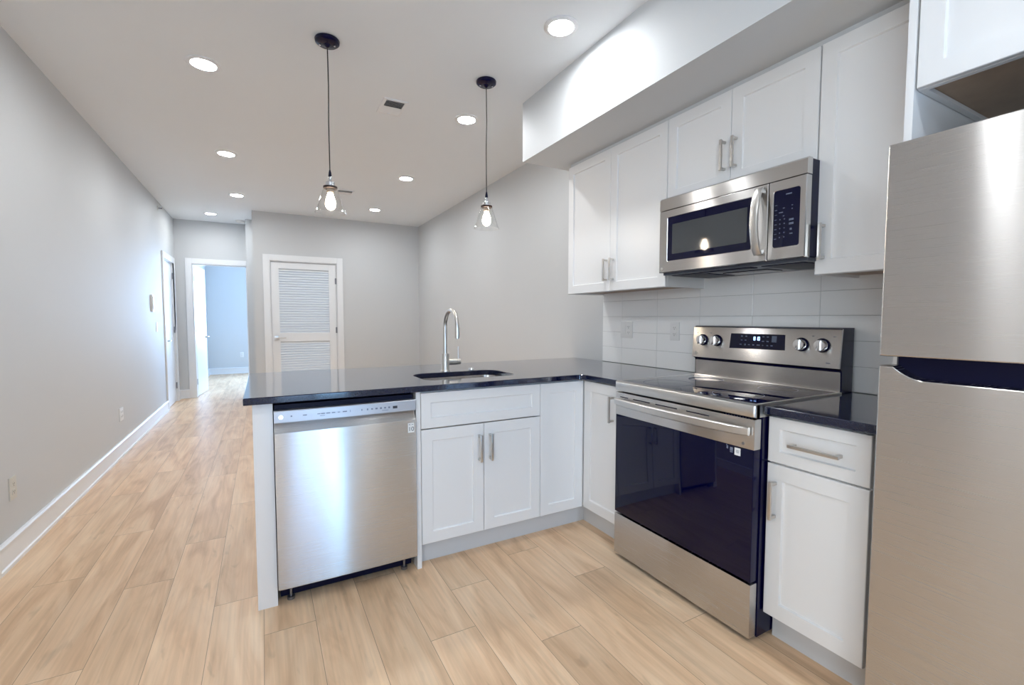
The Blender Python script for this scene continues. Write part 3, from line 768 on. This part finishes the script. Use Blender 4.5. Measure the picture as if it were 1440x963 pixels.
mb = MB(); mb.lathe([(.0001, -.0012), (.010, -.001), (.0105, .001)], BG(1.762, 1.043, 0), axis='x', n=24); mb.build('badge', M['nickel'], cpn)

# ================================================================== MICROWAVE
MX = 1.87; m0, m1, mz0, mz1 = 1.036, 1.785, 1.478, 1.866
mw = thing('microwave', 'stainless over-range microwave mounted between white wall cabinets', 'microwave', (2.07, 1.41, mz0))
mb = MB(); mb.box(MX+.035, XW-.012, m0+.003, m1-.003, mz0+.003, mz1-.002, .002); mb.build('body', M['black'], mw)
mb = MB(); mb.rings([[(MX+.036, y, mz1), (MX+.012, y, mz1), (MX+.003, y, mz1-.008), (MX+.001, y, 1.8015), (MX+.036, y, 1.8015)] for y in (m0, m1)]); mb.build('top_grille', M['steel'], mw, smooth=35)
# door frame with window hole
def framed(Fm, a0, a1, z0, z1, h0, h1, k0, k1, t, r=.006):
    """rectangular ring plate with a rounded hole"""
    def rr(a0, a1, z0, z1, r, n=5):
        pts = []
        for cx_, cz_, s in ((a1-r, z0+r, -90), (a1-r, z1-r, 0), (a0+r, z1-r, 90), (a0+r, z0+r, 180)):
            pts += [(cx_+r*math.cos(math.radians(s+90*i/n)), cz_+r*math.sin(math.radians(s+90*i/n))) for i in range(n+1)]
        return pts
    O_ = rr(a0, a1, z0, z1, .003); I_ = rr(h0, h1, k0, k1, r); I2 = rr(h0+.003, h1-.003, k0+.003, k1-.003, r)
    m_ = MB(); m_.rings([[Fm(a, z, t) for a, z in I2], [Fm(a, z, .003) for a, z in I2], [Fm(a, z, 0) for a, z in I_], [Fm(a, z, 0) for a, z in rr(a0+.003, a1-.003, z0+.003, z1-.003, .003)], [Fm(a, z, .003) for a, z in O_], [Fm(a, z, t) for a, z in O_]], False, False)
    return m_, rr
G = FX(MX)
mb, rrf = framed(G, 1.191, m1, mz0, 1.799, 1.262, 1.733, 1.534, 1.762, .034)
md = mb.build('microwave_door', M['steel'], mw, smooth=35)
mb = MB(); mb.rings([[G(a, z, d) for a, z in rrf(1.262, 1.733, 1.533, 1.763, .008)] for d in (.0025, .033)]); wn = mb.build('door_window', M['bglass'], md)
mb = MB(); mb.rings([[G(a, z, d) for a, z in rrf(1.284, 1.700, 1.570, 1.722, .003)] for d in (.0018, .004)]); mb.build('window_screen', M['mesh_glass'], wn)
mb, _ = framed(G, m0, 1.188, mz0, 1.799, 1.059, 1.168, 1.526, 1.760, .034, r=.010)
cpm = mb.build('control_frame', M['steel'], mw, smooth=35)
mb = MB(); mb.rings([[G(a, z, d) for a, z in rrf(1.0605, 1.1665, 1.5275, 1.7585, .010)] for d in (.0015, .033)]); kp = mb.build('keypad', M['bglass'], cpm)
it = [(1.105, 1.738, .024, .005)]
for i in range(8): it.append((1.156, 1.70-.0195*i, .009, .003))
for i in range(5):
    for a in (1.138, 1.12): it.append((a, 1.64-.018*i, .004, .004))
it += [(1.135, 1.668, .016, .004), (1.124, 1.684, .008, .003), (1.124, 1.653, .006, .004), (1.092, 1.634, .018, .008), (1.092, 1.618, .018, .008), (1.093, 1.596, .008, .008), (1.092, 1.578, .012, .005), (1.09, 1.69, .005, .003), (1.09, 1.676, .004, .004)]
marks(G, it, 'key_marks', M['mark_w'], kp, .0008)
# curved bar handle
mb = MB(); n = 20; rs = []
for i in range(n+1):
    t = i/n; z = 1.505+(1.787-1.505)*t; b = math.sin(math.pi*t)**.6 if 0 < t < 1 else 0
    x = MX-.012-.036*b; w = .019
    rs.append([(x+.005, 1.222-w, z), (x-.001, 1.222-w*.88, z), (x-.004, 1.222-w*.5, z), (x-.004, 1.222+w*.5, z), (x-.001, 1.222+w*.88, z), (x+.005, 1.222+w, z), (x+.007, 1.222+w*.5, z), (x+.007, 1.222-w*.5, z)])
mb.rings(rs)
for z in (1.519, 1.773): mb.box(MX-.022, MX+.001, 1.210, 1.234, z-.008, z+.008, .002)
mb.build('door_handle', M['satin'], md, smooth=45)
mb = MB(); mb.lathe([(.0001, -.001), (.007, -.001), (.0075, .001)], (MX, 1.765, 1.498), axis='x', n=20); mb.build('badge', M['nickel'], md)
# underside with filters and lamp
mb = MB(); mb.box(MX+.03, XW-.02, m0+.004, m1-.004, mz0-.012, mz0+.002, .003); us = mb.build('underside', simple('underside_grey', (.075, .085, .11), .3, metal=.6), mw)
for ya, yb in ((1.07, 1.25), (1.57, 1.75)):
    mb = MB(); mb.box(1.93, 2.2, ya, yb, mz0-.015, mz0-.010, .001); mb.build('grease_filter', M['blackm'], us)
mb = MB(); mb.box(1.915, 1.965, 1.29, 1.56, mz0-.016, mz0-.010, .001); mb.build('vent_intake', M['blackm'], us)
mb = MB(); mb.box(2.05, 2.17, 1.30, 1.53, mz0-.016, mz0-.010, .001); mb.build('lamp_cover', M['bglass'], us)

# ================================================================== WALL CABINETS
def wcab(name, label, y0, y1, z0, doors, handles, X=XU, xb=XW-.001):
    c = thing(name, label, 'cabinet', ((X+xb)/2, (y0+y1)/2, z0), 'white wall cabinets')
    mb = MB(); t = .018
    mb.box(X+.021, xb, y0, y0+t, z0, ZUT); mb.box(X+.021, xb, y1-t, y1, z0, ZUT)
    mb.box(X+.021, xb, y0+t, y1-t, ZUT-t, ZUT); mb.box(xb-.008, xb, y0+t, y1-t, z0, ZUT-t)
    mb.box(X+.021, X+.039, y0+t, y1-t, z0, z0+.035); mb.box(X+.021, X+.039, y0+t, y1-t, ZUT-.053, ZUT-t)
    mb.build('body', M['cab'], c)
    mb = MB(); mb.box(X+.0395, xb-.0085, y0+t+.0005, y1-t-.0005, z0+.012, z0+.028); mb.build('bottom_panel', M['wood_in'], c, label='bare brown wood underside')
    for (a, b), hh in zip(doors, handles):
        d = shaker(FX(X), a, b, z0-.001, ZUT-.001).build('door', M['cab'], c)
        if hh: pull(FX(X), hh[0], hh[1], d)
    return c
# filler under the soffit so the cabinets meet it
wcab('wall_cabinet', 'tall white wall cabinet with two doors left of the microwave', 1.823, 2.739, ZU, [(1.823, 2.285), (2.285, 2.739)], [(2.285-.033, 1.548), (2.285+.028, 1.548)])
wcab('wall_cabinet', 'short white wall cabinet directly above the microwave', 1.050, 1.821, mz1+.003, [(1.050, 1.4386), (1.4386, 1.821)], [(1.4386-.030, 2.01), (1.4386+.030, 2.01)])
wcab('wall_cabinet', 'white wall cabinet right of the microwave beside the refrigerator panel', .662, 1.047, ZU, [(.662, 1.047)], [(1.047-.033, 1.54)])
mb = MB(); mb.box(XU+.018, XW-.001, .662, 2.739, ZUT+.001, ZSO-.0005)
tag(mb.build('filler_strip', M['cab_in']), 'narrow grey filler strip between wall cabinets and soffit', 'filler')
XP = 1.68
mb = MB(); mb.box(XP, XW-.001, .640, .660, 0, ZSO-.001, .001)
tag(mb.build('refrigerator_side_panel', M['cab']), 'tall white side panel standing left of the refrigerator', 'panel')
wcab('refrigerator_top_cabinet', 'deep white cabinet above the refrigerator', -.16, .638, 1.90, [(.238, .636), (-.16, .238)], [None, None], X=XP)

# ================================================================== REFRIGERATOR
XG = 1.50; g0, g1 = -.14, .622
fr = thing('refrigerator', 'stainless top-freezer refrigerator at the right of the kitchen', 'refrigerator', (1.88, .24, 0))
mb = MB(); mb.box(1.575, 2.27, g0+.012, g1-.012, .05, 1.69, .004); mb.build('body', M['grey'], fr)
mb = MB(); mb.box(1.56, 1.60, g0+.02, g1-.02, .01, .055, .003); mb.build('kick_grille', M['blackm'], fr)
mb = MB(); mb.box(1.545, 1.576, g0+.01, g1-.028, 1.06, 1.14); mb.build('handle_recess', M['blackm'], fr)
def slab_door(poly_fn, name):
    mb = MB(); O2 = poly_fn(0); I2 = poly_fn(.004); J2 = poly_fn(.0015)
    mb.rings([[(XG+.072, a, z) for a, z in O2], [(XG+.006, a, z) for a, z in O2], [(XG+.0015, a, z) for a, z in J2], [(XG, a, z) for a, z in I2]])
    return mb.build(name, M['steel_w'], fr, smooth=22)
slab_door(lambda s: [(g0+s, 1.133+s), (g1-s, 1.133+s), (g1-s, 1.704-s), (g0+s, 1.704-s)], 'freezer_door')
def lower(s):
    top = [(g1-s, 1.107-s)] + [(.590-s*.3, 1.107-s)]
    for i in range(1, 9):
        t = i/8; top.append((.590-.075*t, 1.107-.033*(1-(1-t)**2)-s))
    pts = [(g1-s, .06+s)] + top + [(g0+.05, 1.074-s), (g0+s, 1.074-s), (g0+s, .06+s)]
    return pts
slab_door(lower, 'refrigerator_door')
for z in (1.708,):
    mb = MB(); mb.box(1.53, 1.62, g0+.02, g0+.10, 1.695, 1.712, .003); mb.build('hinge_cover', M['grey'], fr)

# ================================================================== PENDANTS
def pendant(x, y, label, gp='pendant lamps over the peninsula'):
    p = thing('pendant_lamp', label, 'pendant lamp', (x, y, ZC), gp)
    mb = MB(); mb.lathe([(.062, -.0005), (.064, -.004), (.062, -.016), (.052, -.024), (.02, -.027), (.008, -.040), (.0035, -.042)], (x, y, ZC), n=40, cs=True, ce=True); cn = mb.build('canopy', M['black'], p)
    for s in (-1, 1):
        mb = MB(); mb.lathe([(.005, -.02), (.005, -.031), (.003, -.033), (.0001, -.033)], (x+s*.036, y-.012*s, ZC), n=12); mb.build('canopy_screw', M['chrome'], cn)
    mb = MB(); mb.tube([(x, y, ZC-.038), (x+.0018, y, 2.5), (x-.0015, y, 2.3), (x, y, 2.035)], .0032, n=8); mb.build('cord', simple('cord_black', (.02, .02, .02), .6) if 'cord_black' not in bpy.data.materials else bpy.data.materials['cord_black'], p)
    mb = MB(); mb.lathe([(.0035, .05), (.007, .035), (.009, .02), (.009, .012)], (x, y, 2.0), n=16, cs=True, ce=True); mb.build('cord_grip', M['blackm'], p)
    mb = MB(); mb.lathe([(.007, .014), (.009, .006), (.0075, -.004), (.013, -.012), (.024, -.018), (.024, -.034), (.030, -.037), (.030, -.040), (.02, -.041)], (x, y, 2.0), n=32, cs=True, ce=True); mb.build('lamp_holder', M['chrome'], p)
    mb = MB(); mb.lathe([(.030, -.039), (.037, -.041), (.037, -.052), (.030, -.054), (.027, -.054)], (x, y, 2.0), n=36, cs=True, ce=True); mb.build('collar', M['brass'], p)
    mb = MB(); mb.lathe([(.018, -.05), (.0185, -.072), (.015, -.076)], (x, y, 2.0), n=24, cs=True, ce=True); mb.build('bulb_socket', M['socket'], p)
    mb = MB(); mb.lathe([(.013, -.076), (.016, -.088), (.024, -.112), (.0275, -.13), (.026, -.147), (.018, -.160), (.006, -.167), (.0001, -.168)], (x, y, 2.0), n=28, cs=True); mb.build('bulb', M['bulb'], p)
    mb = MB(); mb.lathe([(.034, -.045), (.040, -.062), (.056, -.11), (.070, -.155), (.078, -.178), (.082, -.183), (.0825, -.185), (.080, -.1845), (.0755, -.1785), (.0675, -.155), (.0535, -.11), (.0375, -.062), (.0325, -.0465)], (x, y, 2.0), n=48, cs=False, ce=False)
    mb.build('glass_shade', M['glass'], p, smooth=60)
    return p
p1 = pendant(.348, 2.723, 'glass pendant lamp over the dishwasher end, left of the vent')
p2 = copy_tree(p1); p2.location = (1.288, 2.70, ZC); p2['label'] = 'glass pendant lamp nearer the wall cabinets, right of the vent'

# ================================================================== RECESSED LIGHTS
def downlight(x, y, label):
    p = thing('recessed_light', label, 'ceiling light', (x, y, ZC), 'round recessed ceiling lights')
    mb = MB(); mb.lathe([(.088, -.0005), (.089, -.004), (.082, -.008), (.066, -.010), (.062, -.006), (.0615, -.0005)], (x, y, ZC), n=48, cs=False); mb.build('trim_ring', M['trim'], p)
    mb = MB(); mb.lathe([(.0612, -.001), (.0612, -.0045), (.0001, -.0050)], (x, y, ZC), n=40, cs=True); mb.build('diffuser', M['lamp'], p)
    return p
dl = [(-.265, 3.318, 'large recessed light nearest the camera above the left walkway'),
      (-.249, 4.985, 'recessed light left of the first pendant, second along the left wall'),
      (-.232, 6.575, 'recessed light in front of the hall, third along the left wall'),
      (-.61, 7.901, 'recessed light in the hall before the bedroom doorway'),
      (1.392, 2.022, 'largest recessed light, beside the soffit above the range aisle'),
      (1.395, 3.271, 'recessed light just left of the second pendant canopy'),
      (1.395, 4.927, 'recessed light beyond the vent, between the two pendants'),
      (1.405, 6.527, 'small recessed light nearest the end wall, right of the first pendant'),
      (-.265, .92, 'recessed light overhead between added left window and peninsula'),
      (1.10, -.6, 'recessed light overhead near the refrigerator'),
      (-.265, -1.3, 'recessed light just inside the patio door')]
first = None
for x, y, lb in dl:
    if first is None: first = downlight(x, y, lb)
    else:
        q = copy_tree(first); q.location = (x, y, ZC); q['label'] = lb

# ================================================================== CEILING VENTS, DETECTOR, SPRINKLER
def vent(x, y, w, h, label):
    v = thing('ceiling_vent', label, 'vent', (x, y, ZC), 'ceiling air vents')
    mb = MB(); zt = ZC-.0005
    for a0, a1, b0, b1 in ((x-w/2, x+w/2, y-h/2, y-h/2+.022), (x-w/2, x+w/2, y+h/2-.022, y+h/2), (x-w/2, x-w/2+.022, y-h/2+.022, y+h/2-.022), (x+w/2-.022, x+w/2, y-h/2+.022, y+h/2-.022)):
        mb.box(a0, a1, b0, b1, zt-.007, zt, .002)
    mb.build('vent_frame', M['trim'], v)
    mb = MB(); mb.box(x-w/2+.02, x+w/2-.02, y-h/2+.02, y+h/2-.02, zt-.0015, zt); mb.build('backing', M['slot'], v)
    mb = MB(); n = 10; s = (h-.05)/n
    for i in range(n):
        yy = y-h/2+.025+s*(i+.5); k = -.6 if i < n/2 else .6
        pts = [(yy-s*.42, zt-.002 if k > 0 else zt-.009), (yy-s*.42, zt-.003 if k > 0 else zt-.010), (yy+s*.42, zt-.010 if k > 0 else zt-.003), (yy+s*.42, zt-.009 if k > 0 else zt-.002)]
        mb.rings([[(a, b, z) for b, z in pts] for a in (x-w/2+.02, x+w/2-.02)])
    mb.build('vent_louvers', M['trim'], v, smooth=0)
    mb = MB(); mb.box(x-.012, x+.012, y+h/2-.03, y+h/2-.018, zt-.013, zt-.004, .001); mb.build('damper_lever', M['trim'], v)
vent(.852, 3.34, .17, .25, 'square white ceiling vent between the two pendant canopies')
vent(.90, 5.80, .20, .20, 'small ceiling vent behind the left pendant glass shade')
mb = MB(); mb.lathe([(.062, -.0005), (.064, -.012), (.058, -.028), (.035, -.036), (.0001, -.037)], (-.254, 8.248, ZC), n=36, cs=True)
tag(mb.build('smoke_detector', M['plastic']), 'round white smoke detector on the hall ceiling', 'smoke detector')
sp = thing('sprinkler_head', 'small wall sprinkler head above the closed left door', 'sprinkler', (XL, 7.40, 2.65))
mb = MB(); mb.lathe([(.03, .0005), (.03, .006), (.02, .009), (.008, .010)], (XL, 7.40, 2.65), axis='x', n=24, cs=True, ce=True); mb.build('escutcheon', M['nickel'], sp)
mb = MB(); mb.tube([(XL+.01, 7.40, 2.65), (XL+.045, 7.40, 2.65)], .008); mb.box(XL+.045, XL+.049, 7.385, 7.415, 2.64, 2.66, .001); mb.build('nozzle', M['hinge'], sp)

# ================================================================== OUTLETS, SWITCHES, INTERCOM
def plate(Fm, a, z, gangs, label, cat, kind, m=None, gp='wall outlet and switch plates'):
    name = {'outlet': 'outlet_plate', 'switch': 'switch_plate', 'both': 'outlet_plate', 'double': 'outlet_plate'}[kind]
    p = Fm(a, z-.058, 0); o = thing(name, label, cat, p, gp); m = m or M['plastic']
    w = .072 if gangs == 1 else .118
    mb = MB(); fbox(mb, Fm, a-w/2, a+w/2, z-.058, z+.058, -.006, .0, .002); mb.build('cover', m, o)
    cs_ = [a] if gangs == 1 else [a-.023, a+.023]
    for i, cc in enumerate(cs_):
        if kind == 'switch' or (kind == 'both' and i == 1):
            mb = MB(); fbox(mb, Fm, cc-.0165, cc+.0165, z-.033, z+.033, -.009, -.005, .0015); mb.build('rocker', m, o)
        else:
            for dz in (-.02, .02):
                mb = MB(); fbox(mb, Fm, cc-.0165, cc+.0165, z+dz-.014, z+dz+.014, -.0085, -.005, .003); so = mb.build('socket', m, o)
                mb = MB()
                for da in (-.006, .006): fbox(mb, Fm, cc+da-.001, cc+da+.001, z+dz-.001, z+dz+.007, -.0090, -.008)
                fbox(mb, Fm, cc-.002, cc+.002, z+dz-.009, z+dz-.005, -.0090, -.008)
                mb.build('slots', M['slot'], so)
    return o
plate(FL(XL), 3.225, .372, 1, 'off-white outlet plate low on the left wall, nearest the camera', 'outlet', 'outlet', M['almond'])
plate(FL(XL), 5.28, .372, 2, 'white double outlet plate low on the left wall beyond the first', 'outlet', 'double')
plate(FL(XL), 7.03, 1.13, 1, 'white light switch beside the closed left door', 'light switch', 'switch')
plate(FX(XT), 2.463, 1.157, 2, 'white two-gang outlet and switch plate on the backsplash corner end', 'outlet', 'both')
plate(FX(XT), 2.03, 1.157, 1, 'white single outlet plate on the backsplash just left of the range', 'outlet', 'outlet')
plate(FY(BY1), -.42, .42, 1, 'white outlet on the far bedroom wall', 'outlet', 'outlet')
ic = thing('intercom', 'white wall intercom box above the light switch on the left wall', 'intercom', (XL, 6.79, 1.315))
mb = MB(); fbox(mb, FL(XL), 6.74, 6.85, 1.315, 1.515, -.020, 0, .005); mb.build('housing', M['plastic'], ic)
mb = MB(); fbox(mb, FL(XL), 6.752, 6.778, 1.335, 1.495, -.026, -.019, .003); mb.build('handset', M['plastic'], ic)
